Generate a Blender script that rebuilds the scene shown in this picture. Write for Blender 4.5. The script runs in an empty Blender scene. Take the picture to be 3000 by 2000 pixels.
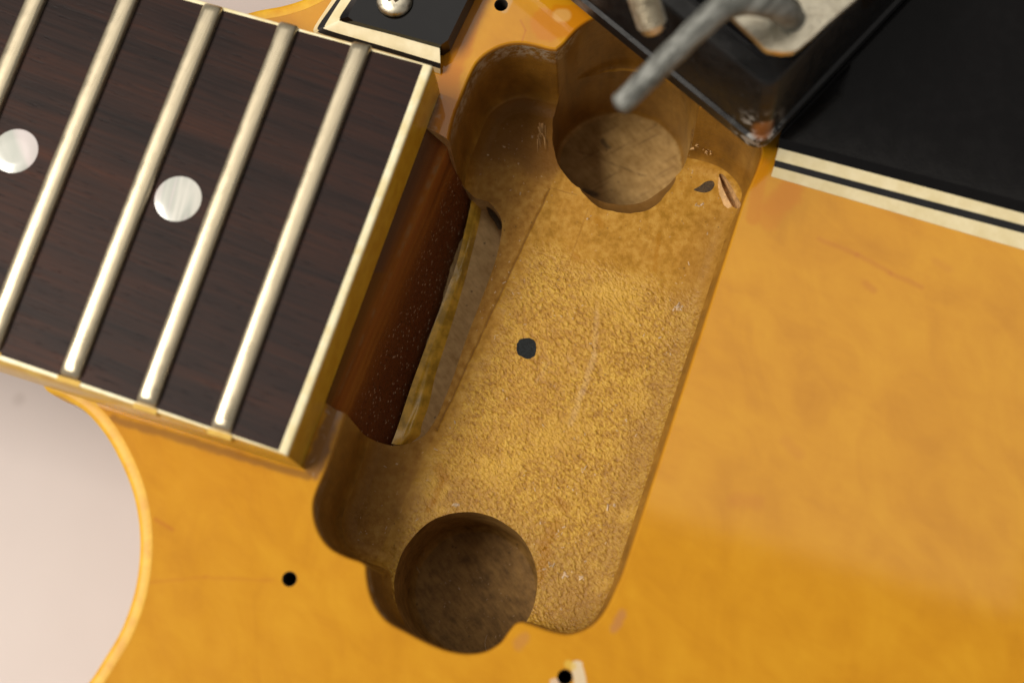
import bpy, bmesh, math, random
from mathutils import Vector, Matrix, Quaternion, noise
from mathutils.geometry import tessellate_polygon

random.seed(7)
S = bpy.context.scene
COL = S.collection

# ------------------------------------------------------------------ camera
F = 4000.0                      # focal length in photo pixels (3000 x 2000)
NADIR = (1720.0, 2030.0)        # where a plumb line from the lens meets the picture
H = 175.0                       # lens height above the guitar top, mm
_n = Vector((NADIR[0]-1500, -(NADIR[1]-1000), -F)).normalized()
ROT = _n.rotation_difference(Vector((0, 0, -1))).to_matrix()
CAM = Vector((0, 0, H))

def at(px, py, z=0.0):
    """point (mm) on the level z that the photo shows at pixel px, py"""
    d = ROT @ Vector((px-1500, -(py-1000), -F))
    return CAM + d*((z-H)/d.z)

cam_d = bpy.data.cameras.new('camera')
cam_d.sensor_width = 36
cam_d.lens = F/3000*36
cam_d.clip_start = 0.005
cam_d.clip_end = 20
cam = bpy.data.objects.new('camera', cam_d)
COL.objects.link(cam)
cam.matrix_world = Matrix.Translation(CAM*0.001) @ ROT.to_4x4()
S.camera = cam
_foc = at(1650, 1050, -16.5)
cam_d.dof.use_dof = True
cam_d.dof.focus_distance = 0.001*((_foc-CAM).dot(ROT @ Vector((0, 0, -1))))
cam_d.dof.aperture_fstop = 11.0
cam_d.dof.aperture_blades = 9

# ------------------------------------------------------------------ light
W = bpy.data.worlds.new('World')
S.world = W
W.use_nodes = True
bg = W.node_tree.nodes['Background']
bg.inputs['Color'].default_value = (1.0, 0.95, 0.88, 1)
bg.inputs['Strength'].default_value = 0.24

def area(name, loc, target, sx, sy, watts, col, spin=0.0):
    l = bpy.data.lights.new(name, 'AREA')
    l.shape = 'RECTANGLE'; l.size = sx; l.size_y = sy
    l.energy = watts; l.color = col
    o = bpy.data.objects.new(name, l)
    COL.objects.link(o)
    o.location = loc
    d = Vector(target)-Vector(loc)
    q = Quaternion() if d.x == 0 and d.y == 0 else d.to_track_quat('-Z', 'Y')
    o.rotation_mode = 'QUATERNION'
    o.rotation_quaternion = q @ Quaternion((0, 0, 1), spin)
    return o
key = area('key_softbox', (-0.56, 0.03, 0.83), (-0.01, 0.045, 0), 0.66, 0.25, 10.5, (1.0, 0.93, 0.83))
over = area('overhead_panel', (-0.19, 0.40, 1.0), (-0.19, 0.40, 0), 1.24, 0.34, 1.25, (1.0, 0.92, 0.78), math.radians(-16))

over2 = area('added_fret_fill', (-0.40, 0.82, 1.0), (-0.40, 0.82, 0), 0.9, 0.42, 1.25, (1.0, 0.95, 0.88), math.radians(-16))  # extra unseen lamp, added to brighten the upper frets

S.view_settings.view_transform = 'Standard'
S.view_settings.look = 'None'
S.view_settings.exposure = 0.12
S.view_settings.gamma = 1.0

# ------------------------------------------------------------------ node helpers
class NM:
    def __init__(self, name):
        self.m = bpy.data.materials.new(name)
        self.m.use_nodes = True
        self.t = self.m.node_tree
        self.b = self.t.nodes['Principled BSDF']
        tc = self.n('ShaderNodeTexCoord')
        s = self.n('ShaderNodeVectorMath', operation='SCALE')
        self.l(tc.outputs['Object'], s.inputs[0])
        s.inputs['Scale'].default_value = 1000.0
        self.P = s.outputs[0]                       # position in mm
    def n(self, typ, **kw):
        x = self.t.nodes.new(typ)
        for k, v in kw.items(): setattr(x, k, v)
        return x
    def l(self, a, b): self.t.links.new(a, b)
    def put(self, sock, v):
        if hasattr(v, 'is_output'): self.l(v, sock)
        elif isinstance(v, (tuple, list, Vector)):
            v = tuple(v)
            if len(sock.default_value) == 4 and len(v) == 3: v = v+(1,)
            sock.default_value = v
        else: sock.default_value = v
    def vec(self, op, a, b=None):
        x = self.n('ShaderNodeVectorMath', operation=op)
        self.put(x.inputs[0], a)
        if b is not None: self.put(x.inputs['Scale'] if op == 'SCALE' else x.inputs[1], b)
        return x.outputs['Value'] if op in ('DOT_PRODUCT', 'LENGTH', 'DISTANCE') else x.outputs[0]
    def ma(self, op, a, b=None, c=None, clamp=False):
        x = self.n('ShaderNodeMath', operation=op, use_clamp=clamp)
        self.put(x.inputs[0], a)
        if b is not None: self.put(x.inputs[1], b)
        if c is not None: self.put(x.inputs[2], c)
        return x.outputs[0]
    def map(self, scale=(1, 1, 1), rot=0.0, P=None):
        x = self.n('ShaderNodeMapping', vector_type='TEXTURE')      # turn first, then stretch
        self.l(P or self.P, x.inputs['Vector'])
        x.inputs['Rotation'].default_value = (0, 0, -rot)
        x.inputs['Scale'].default_value = tuple(1/k for k in scale)
        return x.outputs[0]
    def noise(self, scale, detail=4, rough=0.55, P=None, dist=0.0):
        x = self.n('ShaderNodeTexNoise')
        self.l(P or self.P, x.inputs['Vector'])
        x.inputs['Scale'].default_value = scale
        x.inputs['Detail'].default_value = detail
        x.inputs['Roughness'].default_value = rough
        x.inputs['Distortion'].default_value = dist
        return x.outputs[0]
    def voro(self, scale, P=None, feature='F1'):
        x = self.n('ShaderNodeTexVoronoi', feature=feature)
        self.l(P or self.P, x.inputs['Vector'])
        x.inputs['Scale'].default_value = scale
        return x.outputs['Distance']
    def rng(self, v, a, b, c=0.0, d=1.0, smooth=True):
        x = self.n('ShaderNodeMapRange', interpolation_type='SMOOTHSTEP' if smooth else 'LINEAR')
        self.put(x.inputs[0], v)
        for i, q in enumerate((a, b, c, d)): x.inputs[i+1].default_value = q
        return x.outputs[0]
    def ramp(self, v, stops):
        x = self.n('ShaderNodeValToRGB')
        self.put(x.inputs[0], v)
        e = x.color_ramp.elements
        while len(e) < len(stops): e.new(0.5)
        for i, (p, c) in enumerate(stops):
            e[i].position = p; e[i].color = tuple(c)+(1,)
        return x.outputs[0]
    def mix(self, f, a, b, mode='MIX'):
        x = self.n('ShaderNodeMix', data_type='RGBA', blend_type=mode)
        self.put(x.inputs[0], f); self.put(x.inputs[6], a); self.put(x.inputs[7], b)
        return x.outputs[2]
    def bump(self, h, strength, dist, normal=None):
        x = self.n('ShaderNodeBump')
        x.inputs['Strength'].default_value = strength
        x.inputs['Distance'].default_value = dist*0.001
        self.l(h, x.inputs['Height'])
        if normal is not None: self.l(normal, x.inputs['Normal'])
        return x.outputs[0]
    def xyz(self):
        x = self.n('ShaderNodeSeparateXYZ'); self.l(self.P, x.inputs[0]); return x.outputs
    def seg(self, a, b, w, soft=0.5, P=None):
        """1 within w mm of the segment a-b (mm), falling to 0"""
        a = Vector(a); b = Vector(b); ba = b-a
        if ba.length < 1e-6: ba = Vector((1e-4, 0, 0))
        pa = self.vec('SUBTRACT', P or self.P, a)
        h = self.ma('MULTIPLY', self.vec('DOT_PRODUCT', pa, ba), 1/ba.dot(ba), clamp=True)
        x = self.n('ShaderNodeVectorMath', operation='SCALE')
        x.inputs[0].default_value = ba; self.l(h, x.inputs['Scale'])
        d = self.vec('LENGTH', self.vec('SUBTRACT', pa, x.outputs[0]))
        return self.rng(d, w*(1-soft), w*(1+soft), 1, 0)
    def warp(self, scale, amt):
        x = self.n('ShaderNodeTexNoise'); self.l(self.P, x.inputs['Vector'])
        x.inputs['Scale'].default_value = scale; x.inputs['Detail'].default_value = 3
        v = self.vec('SUBTRACT', x.outputs['Color'], (0.5, 0.5, 0.5))
        return self.vec('ADD', self.P, self.vec('SCALE', v, amt))
    def out(self, color=None, rough=None, normal=None, **kw):
        if color is not None: self.put(self.b.inputs['Base Color'], color)
        if rough is not None: self.put(self.b.inputs['Roughness'], rough)
        if normal is not None: self.l(normal, self.b.inputs['Normal'])
        for k, v in kw.items(): self.put(self.b.inputs[k.replace('_', ' ')], v)
        return self.m

_u = at(2000, 1180) - at(1000, 820)
AX = math.atan2(_u.y, _u.x)              # the neck's direction on the guitar top
U = Vector((math.cos(AX), math.sin(AX), 0)); V = Vector((-math.sin(AX), math.cos(AX), 0))

# ------------------------------------------------------------------ materials
def mat_lacquer():
    m = NM('amber_lacquered_maple')
    g = m.noise(0.17, 5, 0.62, m.map((0.45, 1.0, 1), -AX+0.35), 0.8)
    flame = m.noise(0.14, 4, 0.6, m.map((1.0, 0.5, 1), -AX-0.6), 1.2)
    fine = m.noise(1.3, 4, 0.65, m.map((0.2, 1.0, 1), -AX))
    v = m.ma('ADD', m.ma('MULTIPLY', g, 0.40), m.ma('ADD', m.ma('MULTIPLY', flame, 0.50), m.ma('MULTIPLY', fine, 0.10)))
    c = m.ramp(v, [(0.25, (0.43, 0.170, 0.003)), (0.5, (0.525, 0.232, 0.006)), (0.75, (0.595, 0.290, 0.011))])
    wp = m.warp(0.5, 2.0)
    # marks with a shape of their own: drips, worn spots, scratches
    def mark(c, pts, w, col, amt, soft=0.5, P=None):
        for a, b in zip(pts[:-1], pts[1:]):
            k = m.ma('MULTIPLY', m.seg(at(*a), at(*b), w, soft, P), amt)
            c = m.mix(k, c, col)
        return c
    amber = (0.50, 0.17, 0.004)
    c = mark(c, [(1605, 70), (1680, 60)], 2.6, amber, 0.8, 0.15, wp)
    c = mark(c, [(1640, 46), (1652, 46)], 1.0, (0.62, 0.35, 0.10), 0.7, 0.3)
    c = mark(c, [(1425, -90), (1350, 120), (1320, 220), (1300, 330), (1290, 420)], 1.7, amber, 0.75, 0.2, wp)
    c = mark(c, [(2265, 600), (2320, 560), (2250, 640)], 1.6, amber, 0.5, 0.4, wp)
    c = mark(c, [(2235, 480), (2205, 640)], 0.9, amber, 0.6, 0.4)
    worn = (0.40, 0.17, 0.06)
    c = mark(c, [(1822, 1798), (1800, 1838)], 0.55, worn, 0.65, 0.6, m.warp(1.0, 0.8))
    c = mark(c, [(1535, 1868), (1520, 1885)], 0.7, worn, 0.45, 0.6, m.warp(1.0, 0.8))
    # bare scraped wood beside the fretboard's end
    bare = (0.21, 0.10, 0.035)
    k = m.ma('MULTIPLY', m.seg(at(1262, 300), at(1180, 560), 1.5, 0.35, wp), 0.9)
    c = m.mix(k, c, bare)
    k = m.ma('MULTIPLY', m.seg(at(985, 1185), at(918, 1372), 1.15, 0.4, wp), 0.85)
    c = m.mix(k, c, bare)
    dustk = m.ma('MULTIPLY', m.rng(m.noise(0.9, 3), 0.50, 0.66), 0.55)
    for a, b, w in (((1290, 290), (1270, 370), 0.7), ((935, 1340), (905, 1385), 0.45), ((960, 1215), (945, 1290), 0.5), ((1235, 420), (1215, 500), 0.6)):
        c = m.mix(m.ma('MULTIPLY', m.seg(at(*a), at(*b), w, 0.6, wp), dustk), c, (0.46, 0.36, 0.26))
    c = m.mix(m.ma('MULTIPLY', m.seg(at(330, 1226), at(900, 1396), 0.5, 0.7, m.warp(0.5, 0.7)), 0.6), c, (0.16, 0.07, 0.018))  # dirt line with the fretboard's contact shade painted into it
    # scratches on the right and by the cutaway
    red = (0.42, 0.13, 0.012)
    c = mark(c, [(2400, 700), (2510, 745), (2610, 800), (2700, 842)], 0.32, red, 0.42, 0.8, m.warp(0.5, 0.5))
    c = mark(c, [(2535, 830), (2560, 850)], 0.45, red, 0.40, 0.8)
    c = mark(c, [(2740, 765), (2780, 790)], 0.5, red, 0.2, 0.8)
    c = mark(c, [(455, 1520), (505, 1550)], 0.25, red, 0.5, 0.8)
    c = mark(c, [(430, 1700), (600, 1692), (800, 1698)], 0.22, red, 0.28, 0.9, m.warp(0.3, 1.0))
    c = mark(c, [(2300, 1290), (2340, 1330)], 0.7, red, 0.25, 0.8)
    c = mark(c, [(2150, 1460), (2220, 1475)], 0.8, red, 0.3, 0.8, wp)
    c = mark(c, [(1525, 60), (1540, 90), (1530, 120)], 0.15, red, 0.5, 0.6)
    # raw cream chips round the pickguard hole
    chip = m.ma('MULTIPLY', m.seg(at(1690, 1950), at(1703, 2010), 0.75, 0.15, m.warp(1.2, 0.5)), 0.95)
    c = m.mix(chip, c, (0.62, 0.50, 0.33))
    chip = m.ma('MULTIPLY', m.seg(at(1625, 1998), at(1630, 2030), 0.6, 0.2, m.warp(1.2, 0.5)), 0.9)
    c = m.mix(chip, c, (0.60, 0.44, 0.30))
    c = m.mix(m.ma('MULTIPLY', m.seg(at(1665, 1944), at(1676, 1950), 0.5, 0.4), 0.7), c, (0.62, 0.42, 0.07))
    c = m.mix(m.ma('MULTIPLY', m.seg(at(1492, 2), at(1478, 30), 0.5, 0.4), 0.5), c, (0.5, 0.34, 0.16))
    # a burnished brown line where the lacquer breaks over the rim
    z = m.xyz()[2]
    c = m.mix(m.rng(z, -0.03, -0.20, 0, 0.75), c, (0.20, 0.075, 0.012))
    bv = m.bump(m.noise(0.07, 3), 0.20, 0.9)
    bv = m.bump(m.noise(6.0, 3), 0.02, 0.05, bv)
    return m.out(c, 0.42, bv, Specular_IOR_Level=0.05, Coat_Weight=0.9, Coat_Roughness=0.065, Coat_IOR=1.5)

def mat_wall():
    m = NM('shellacked_cavity_wall')
    g = m.noise(0.30, 5, 0.62, m.map((1, 1, 0.5)))
    c = m.ramp(g, [(0.3, (0.16, 0.070, 0.008)), (0.55, (0.26, 0.120, 0.015)), (0.75, (0.35, 0.18, 0.028))])
    z = m.xyz()[2]
    top = m.rng(z, -8.0, -2.0)
    k = m.ma('MULTIPLY', top, m.rng(m.noise(0.8, 6, 0.7), 0.42, 0.60))
    reg = m.ma('MAXIMUM', m.seg(at(1340, 330), at(1400, 190), 4.0, 0.5), m.seg(at(1430, 140), at(1640, 140), 3.5, 0.5))
    reg = m.ma('MAXIMUM', reg, m.seg(at(1080, 1720), at(1150, 1830), 3.0, 0.5))  # pale crescent: gloss highlight on the lower ear's wall, put into the colour
    reg = m.ma('MAXIMUM', reg, m.ma('MULTIPLY', m.seg(at(920, 1440), at(960, 1600), 3.0, 0.5), 0.5))
    c = m.mix(m.ma('MULTIPLY', m.ma('MULTIPLY', k, reg), 0.95), c, (0.50, 0.41, 0.30))
    sp = m.rng(m.voro(1.1), 0.10, 0.03)
    spk = m.ma('MULTIPLY', sp, m.rng(m.noise(0.5), 0.52, 0.60))
    c = m.mix(m.ma('MULTIPLY', spk, 0.7), c, (0.5, 0.42, 0.33))
    cusp = m.ma('MULTIPLY', m.seg(at(2036, 400, -15), at(2075, 425, -14), 1.3, 0.5, m.warp(1.0, 1.2)), m.rng(m.noise(1.3, 3), 0.42, 0.56))
    c = m.mix(m.ma('MULTIPLY', cusp, 0.85), c, (0.09, 0.022, 0.005))
    burn = m.seg(at(1760, 215, -6), at(1785, 222, -6), 0.55, 0.6, m.warp(1.2, 1.0))
    c = m.mix(m.ma('MULTIPLY', burn, 0.75), c, (0.02, 0.012, 0.006))
    streak = m.rng(m.noise(0.9, 3, 0.5, m.map((1, 1, 0.06))), 0.5, 0.75, 0, 0.35)
    c = m.mix(streak, c, (0.13, 0.055, 0.008))
    b = m.bump(m.noise(1.4, 5, 0.6), 0.40, 0.15)
    b = m.bump(m.noise(1.0, 3, 0.5, m.map((0.12, 0.12, 2.2))), 0.35, 0.12, b)
    return m.out(c, 0.40, b, Specular_IOR_Level=0.35, Coat_Weight=0.6, Coat_Roughness=0.18)

def mat_floor():
    m = NM('rough_golden_cavity_floor')
    Z = -17.5
    q = m.map((0.70, 1.0, 1.0), 0.75)
    peb = m.rng(m.voro(1.95, m.vec('ADD', q, m.vec('SUBTRACT', m.warp(1.6, 0.7), m.P))), 0.0, 0.75, 1, 0, False)
    fine = m.ma('ADD', m.ma('MULTIPLY', m.noise(2.7, 4, 0.6, q, 0.1), 0.78), m.ma('MULTIPLY', peb, 0.22))
    mott = m.noise(0.55, 4, 0.6)
    big = m.noise(0.07, 3, 0.5)
    # the crackled gold area fills the lower middle and fades out towards the neck and the top
    a = at(1610, 555, Z); b = at(1280, 1260, Z)
    d = (b-a).normalized(); nrm = Vector((-d.y, d.x, 0))
    if nrm.x < 0: nrm = -nrm
    side = m.ma('SUBTRACT', m.vec('DOT_PRODUCT', m.P, nrm), nrm.dot(a))       # mm to the right of the seam
    sidew = m.ma('ADD', side, m.ma('MULTIPLY', m.ma('SUBTRACT', m.noise(0.25, 4), 0.5), 5.0))
    gold = m.rng(sidew, -0.3, 3.5)
    al = m.vec('DOT_PRODUCT', m.P, V)
    al = m.ma('SUBTRACT', al, V.dot(at(1850, 800, Z)))                        # mm towards the upper end
    rough_zone = m.ma('MULTIPLY', gold, m.rng(m.ma('ADD', al, m.ma('MULTIPLY', m.noise(0.2, 3), 6.0)), 6.0, -2.0))
    v = m.ma('ADD', m.ma('MULTIPLY', fine, 0.72), m.ma('MULTIPLY', mott, 0.28))
    cg = m.ramp(v, [(0.31, (0.27, 0.12, 0.011)), (0.43, (0.43, 0.22, 0.024)), (0.54, (0.56, 0.32, 0.042)), (0.68, (0.68, 0.43, 0.075))])
    v2 = m.ma('ADD', m.ma('MULTIPLY', m.noise(1.1, 4), 0.45), m.ma('MULTIPLY', mott, 0.55))
    cs = m.ramp(v2, [(0.35, (0.30, 0.145, 0.014)), (0.5, (0.40, 0.20, 0.028)), (0.65, (0.48, 0.265, 0.050))])
    cl = m.ramp(v2, [(0.35, (0.26, 0.115, 0.014)), (0.5, (0.34, 0.165, 0.026)), (0.65, (0.41, 0.22, 0.046))])
    c = m.mix(m.rng(side, -0.15, 0.15), cl, cs)
    c = m.mix(rough_zone, c, cg)
    c = m.mix(m.rng(big, 0.45, 0.65, 0, 0.25), c, (0.40, 0.18, 0.025))
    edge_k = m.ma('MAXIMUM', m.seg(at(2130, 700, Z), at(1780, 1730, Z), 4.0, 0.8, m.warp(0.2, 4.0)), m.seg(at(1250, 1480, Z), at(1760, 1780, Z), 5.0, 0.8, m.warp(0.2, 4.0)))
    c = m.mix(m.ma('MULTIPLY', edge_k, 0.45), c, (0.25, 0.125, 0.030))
    st = m.ma('MAXIMUM', m.seg(at(1360, 380, Z), at(1540, 320, Z), 6.5, 0.4, m.warp(0.15, 4.0)), m.seg(at(1520, 400, Z), at(1590, 460, Z), 3.6, 0.5, m.warp(0.3, 2.5)))
    st = m.ma('MAXIMUM', st, m.ma('MULTIPLY', m.seg(at(1080, 1350, Z), at(1000, 1560, Z), 3.5, 0.7, m.warp(0.2, 3.0)), 0.7))
    c = m.mix(m.ma('MULTIPLY', st, 0.85), c, (0.17, 0.069, 0.010))
    c = m.mix(m.ma('MULTIPLY', m.rng(m.noise(0.11, 3, 0.5, m.warp(0.2, 5)), 0.52, 0.66), m.ma('MULTIPLY', rough_zone, 0.5)), c, (0.62, 0.36, 0.05))
    # grime
    sp = m.ma('MULTIPLY', m.rng(m.voro(0.9), 0.16, 0.04), m.rng(m.noise(0.35, 3), 0.50, 0.60))
    c = m.mix(m.ma('MULTIPLY', sp, 0.65), c, (0.05, 0.03, 0.015))
    ws = m.ma('MULTIPLY', m.rng(m.voro(0.55, m.warp(0.8, 3.0)), 0.11, 0.03), m.rng(m.noise(0.3, 2), 0.5, 0.56))
    c = m.mix(m.ma('MULTIPLY', ws, 0.35), c, (0.60, 0.42, 0.26))
    # seam lines
    wp = m.warp(0.4, 0.5)
    c = m.mix(m.ma('MULTIPLY', m.seg(a, b, 0.13, 0.9, wp), 0.75), c, (0.17, 0.07, 0.012))
    c = m.mix(m.ma('MULTIPLY', m.seg(at(1614, 552, Z), at(1690, 572, Z), 0.10, 0.9, wp), 0.5), c, (0.2, 0.09, 0.015))
    c = m.mix(m.ma('MULTIPLY', m.seg(at(1722, 612, Z), at(1650, 820, Z), 0.10, 0.9, wp), 0.45), c, (0.25, 0.11, 0.015))
    # pale scraped arc, amber runs
    pale = (0.58, 0.38, 0.20)
    for p, q2, w, s in (((1748, 915), (1742, 1040), .4, .22), ((1742, 1040), (1705, 1150), .45, .28), ((1705, 1150), (1672, 1240), .45, .25), ((1610, 1060), (1570, 1120), .3, .15), ((1665, 1050), (1690, 1090), .3, .15)):
        c = m.mix(m.ma('MULTIPLY', m.seg(at(*p, Z), at(*q2, Z), w, 0.6, m.warp(0.8, 0.6)), s), c, pale)
    run = (0.34, 0.145, 0.008)
    for p, q2, w in (((1930, 690), (1918, 790), .35), ((1750, 640), (1760, 660), .5), ((1680, 745), (1700, 755), .35), ((1285, 1370), (1300, 1400), .8), ((1300, 1395), (1270, 1470), .45), ((1270, 1470), (1255, 1490), .4),
                     ((1630, 1540), (1590, 1600), .9), ((1640, 1470), (1660, 1490), .6), ((1600, 1620), (1580, 1690), .8)):
        c = m.mix(m.ma('MULTIPLY', m.seg(at(*p, Z), at(*q2, Z), w, 0.7, m.warp(0.8, 0.8)), 0.6), c, run)
    # grain lines on the smoother left side, running along the neck
    gr = m.rng(m.noise(2.6, 3, 0.5, m.map((0.10, 1, 1), -AX+1.57)), 0.58, 0.72)
    c = m.mix(m.ma('MULTIPLY', gr, 0.12), c, (0.18, 0.08, 0.02))
    mid = m.noise(1.35, 3, 0.55, q, 0.1)
    h = m.ma('ADD', m.ma('MULTIPLY', m.ma('ADD', m.ma('MULTIPLY', fine, 0.8), m.ma('ADD', m.ma('MULTIPLY', mid, 0.8), m.ma('MULTIPLY', peb, 0.18))), rough_zone), m.ma('MULTIPLY', m.noise(3.0, 4, 0.6), 0.20))
    bm_ = m.bump(h, 0.9, 0.44)
    bm_ = m.bump(m.seg(a, b, 0.2, 0.8, wp), 0.5, -0.2, bm_)
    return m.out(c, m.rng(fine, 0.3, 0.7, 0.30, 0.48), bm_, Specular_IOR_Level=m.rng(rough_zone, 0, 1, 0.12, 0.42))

def mat_bore(name, c0, c1, lip=False):
    m = NM(name)
    v = m.ma('ADD', m.ma('MULTIPLY', m.noise(0.35, 5, 0.65), 0.6), m.ma('MULTIPLY', m.noise(1.8, 4, 0.6, m.map((0.3, 1, 1), 0.9)), 0.4))
    c = m.ramp(v, [(0.36, c0), (0.62, c1)])
    sp = m.ma('MULTIPLY', m.rng(m.voro(0.7), 0.18, 0.05), m.rng(m.noise(0.3), 0.5, 0.6))
    c = m.mix(m.ma('MULTIPLY', sp, 0.7), c, (0.03, 0.02, 0.01))
    if lip:         # scooped lip darkened to brown, grain lines and a crack on the bored floor
        z = m.xyz()[2]
        c = m.mix(m.rng(z, -21.5, -20.0, 0, 0.9), c, (0.15, 0.065, 0.010))
        g = m.rng(m.noise(1.6, 3, 0.5, m.map((0.08, 1, 1), -0.5)), 0.56, 0.70, 0, 0.45)
        c = m.mix(g, c, (0.12, 0.06, 0.018))
        c = m.mix(m.ma('MULTIPLY', m.seg(at(1690, 440, -32), at(1900, 520, -32), 0.12, 0.8, m.warp(0.4, 1.0)), 0.6), c, (0.08, 0.035, 0.01))
        c = m.mix(m.ma('MULTIPLY', m.seg(at(1710, 560, -32), at(1745, 572, -32), 0.5, 0.6, m.warp(1.0, 1.0)), 0.8), c, (0.03, 0.02, 0.01))
        c = m.mix(m.ma('MULTIPLY', m.seg(at(1765, 412, -32), at(1778, 430, -32), 0.35, 0.6, m.warp(1.0, 1.0)), 0.7), c, (0.05, 0.03, 0.015))
    b = m.bump(m.noise(1.6, 5), 0.5, 0.2)
    return m.out(c, 0.6, b, Specular_IOR_Level=0.3)

def mat_tenon():
    m = NM('mahogany_tenon')
    q = m.map((1.0, 0.04, 1.0), -AX)
    g = m.noise(0.55, 3, 0.5, q)
    c = m.ramp(g, [(0.30, (0.16, 0.046, 0.009)), (0.5, (0.25, 0.082, 0.014)), (0.70, (0.33, 0.125, 0.022))])
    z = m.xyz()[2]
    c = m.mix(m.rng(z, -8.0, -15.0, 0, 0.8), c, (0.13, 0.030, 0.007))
    # polished higher up, rough and dusty end grain towards the floor
    low = m.rng(z, -9.0, -15.0)
    dots = m.ma('MULTIPLY', m.rng(m.voro(2.0, m.map((1, 0.6, 1), -AX)), 0.30, 0.12), m.rng(m.noise(0.8, 3), 0.42, 0.56))
    c = m.mix(m.ma('MULTIPLY', m.ma('MULTIPLY', dots, low), 0.75), c, (0.75, 0.55, 0.40))
    pores = m.ma('MULTIPLY', m.rng(m.noise(2.6, 3, 0.6), 0.56, 0.66), low)
    c = m.mix(m.ma('MULTIPLY', pores, 0.6), c, (0.025, 0.008, 0.004))
    band = m.rng(m.ma('ABSOLUTE', m.ma('ADD', z, 5.6)), 1.7, 0.3)
    c = m.mix(m.ma('MULTIPLY', band, 0.35), c, (0.30, 0.085, 0.018))
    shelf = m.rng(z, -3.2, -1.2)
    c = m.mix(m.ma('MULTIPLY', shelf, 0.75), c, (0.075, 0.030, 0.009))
    edge = m.rng(m.ma('ABSOLUTE', m.ma('ADD', z, 3.3)), 0.55, 0.1)
    c = m.mix(m.ma('MULTIPLY', edge, m.rng(m.noise(0.5, 4), 0.40, 0.65, 0.0, 0.6)), c, (0.24, 0.15, 0.08))
    b = m.bump(m.ma('MULTIPLY', m.noise(2.6, 5, 0.65), m.rng(z, -7.0, -15.0, 0.25, 2.0)), 0.8, 0.32)
    return m.out(c, 0.42, b, Specular_IOR_Level=0.22)

def mat_rosewood():
    m = NM('dark_rosewood')
    g = m.noise(0.30, 5, 0.6, m.map((0.07, 1.0, 1), -AX), 0.25)
    f = m.noise(2.0, 3, 0.6, m.map((0.035, 1.0, 1), -AX+0.03))
    g = m.ma('ADD', m.ma('MULTIPLY', g, 0.75), m.ma('MULTIPLY', m.noise(0.06, 3), 0.25))
    v = m.ma('ADD', m.ma('MULTIPLY', g, 0.7), m.ma('MULTIPLY', f, 0.3))
    c = m.ramp(v, [(0.36, (0.010, 0.0062, 0.0062)), (0.47, (0.021, 0.0110, 0.0095)), (0.56, (0.032, 0.0135, 0.0098)), (0.66, (0.056, 0.0190, 0.0105))])
    p = m.rng(m.noise(3.2, 2, 0.5, m.map((0.10, 1.0, 1), -AX)), 0.62, 0.72)
    c = m.mix(m.ma('MULTIPLY', p, 0.6), c, (0.006, 0.005, 0.006))
    b = m.bump(m.ma('SUBTRACT', f, p), 0.35, 0.10)
    return m.out(c, 0.5, b, Specular_IOR_Level=0.14)

def mat_cream(name, c0, c1, rough=0.35):
    m = NM(name)
    v = m.noise(0.45, 5, 0.62)
    c = m.ramp(v, [(0.36, c0), (0.66, c1)])
    return m.out(c, rough, m.bump(m.noise(1.5, 3), 0.08, 0.1), Specular_IOR_Level=0.5, Subsurface_Weight=0.0)

def mat_metal(name, col, rough, dirt=(0.30, 0.24, 0.16)):
    m = NM(name)
    v = m.noise(0.8, 5, 0.65)
    c = m.mix(m.rng(v, 0.45, 0.75, 0, 0.5), col, dirt)
    return m.out(c, m.rng(m.noise(1.7, 4), 0.3, 0.7, rough*0.75, rough*1.3), m.bump(m.noise(3, 3), 0.05, 0.1), Metallic=1.0)

def mat_fret():
    m = NM('worn_nickel_fret')
    s = m.noise(1.4, 4, 0.6, m.map((6.0, 0.15, 1), -AX))
    c = m.mix(m.rng(s, 0.4, 0.7), (0.57, 0.495, 0.355), (0.46, 0.395, 0.275))
    return m.out(c, m.rng(m.noise(0.4, 4), 0.3, 0.7, 0.26, 0.38), m.bump(s, 0.06, 0.05), Metallic=0.9)

def mat_pearl(rot, scale):
    m = NM('mother_of_pearl')
    g = m.noise(scale, 3, 0.5, m.map((1.0, 0.12, 1), rot), 0.7)
    c = m.ramp(g, [(0.30, (0.36, 0.38, 0.34)), (0.42, (0.60, 0.59, 0.54)), (0.50, (0.42, 0.44, 0.40)), (0.58, (0.62, 0.55, 0.55)), (0.70, (0.72, 0.72, 0.70))])
    return m.out(c, 0.25, None, Specular_IOR_Level=0.6, Coat_Weight=0.6, Coat_Roughness=0.08)

def mat_black(name, base, rough, spec=0.5):
    m = NM(name)
    v = m.noise(0.5, 5, 0.6)
    c = m.mix(m.rng(v, 0.4, 0.75), base, tuple(x*1.2+0.0006 for x in base))
    return m.out(c, m.rng(v, 0.3, 0.7, rough*0.9, rough*1.1), m.bump(m.noise(2.5, 4), 0.04, 0.1), Specular_IOR_Level=spec)

def mat_ring(corner):
    m = NM('chipped_black_plastic')
    d = m.seg(corner+Vector((0, 0, 0)), corner+Vector((0, 0, 3)), 3.2, 0.6)
    v = m.noise(0.7, 4, 0.6)
    c = m.mix(m.ma('MULTIPLY', d, m.rng(v, 0.50, 0.58)), (0.006, 0.006, 0.0065), (0.33, 0.32, 0.30))
    d2 = m.seg(corner+Vector((0.2, 1.2, 2.2)), corner+Vector((0.2, 1.2, 3.6)), 1.3, 0.4)
    c = m.mix(m.ma('MULTIPLY', d2, 0.9), c, (0.30, 0.11, 0.03))
    scuff = m.ma('MULTIPLY', m.rng(m.noise(1.1, 5, 0.7), 0.62, 0.72), 0.25)
    c = m.mix(scuff, c, (0.12, 0.12, 0.12))
    return m.out(c, m.rng(m.noise(0.6, 4), 0.3, 0.7, 0.32, 0.5), m.bump(m.noise(1.2, 5), 0.15, 0.2))

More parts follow.
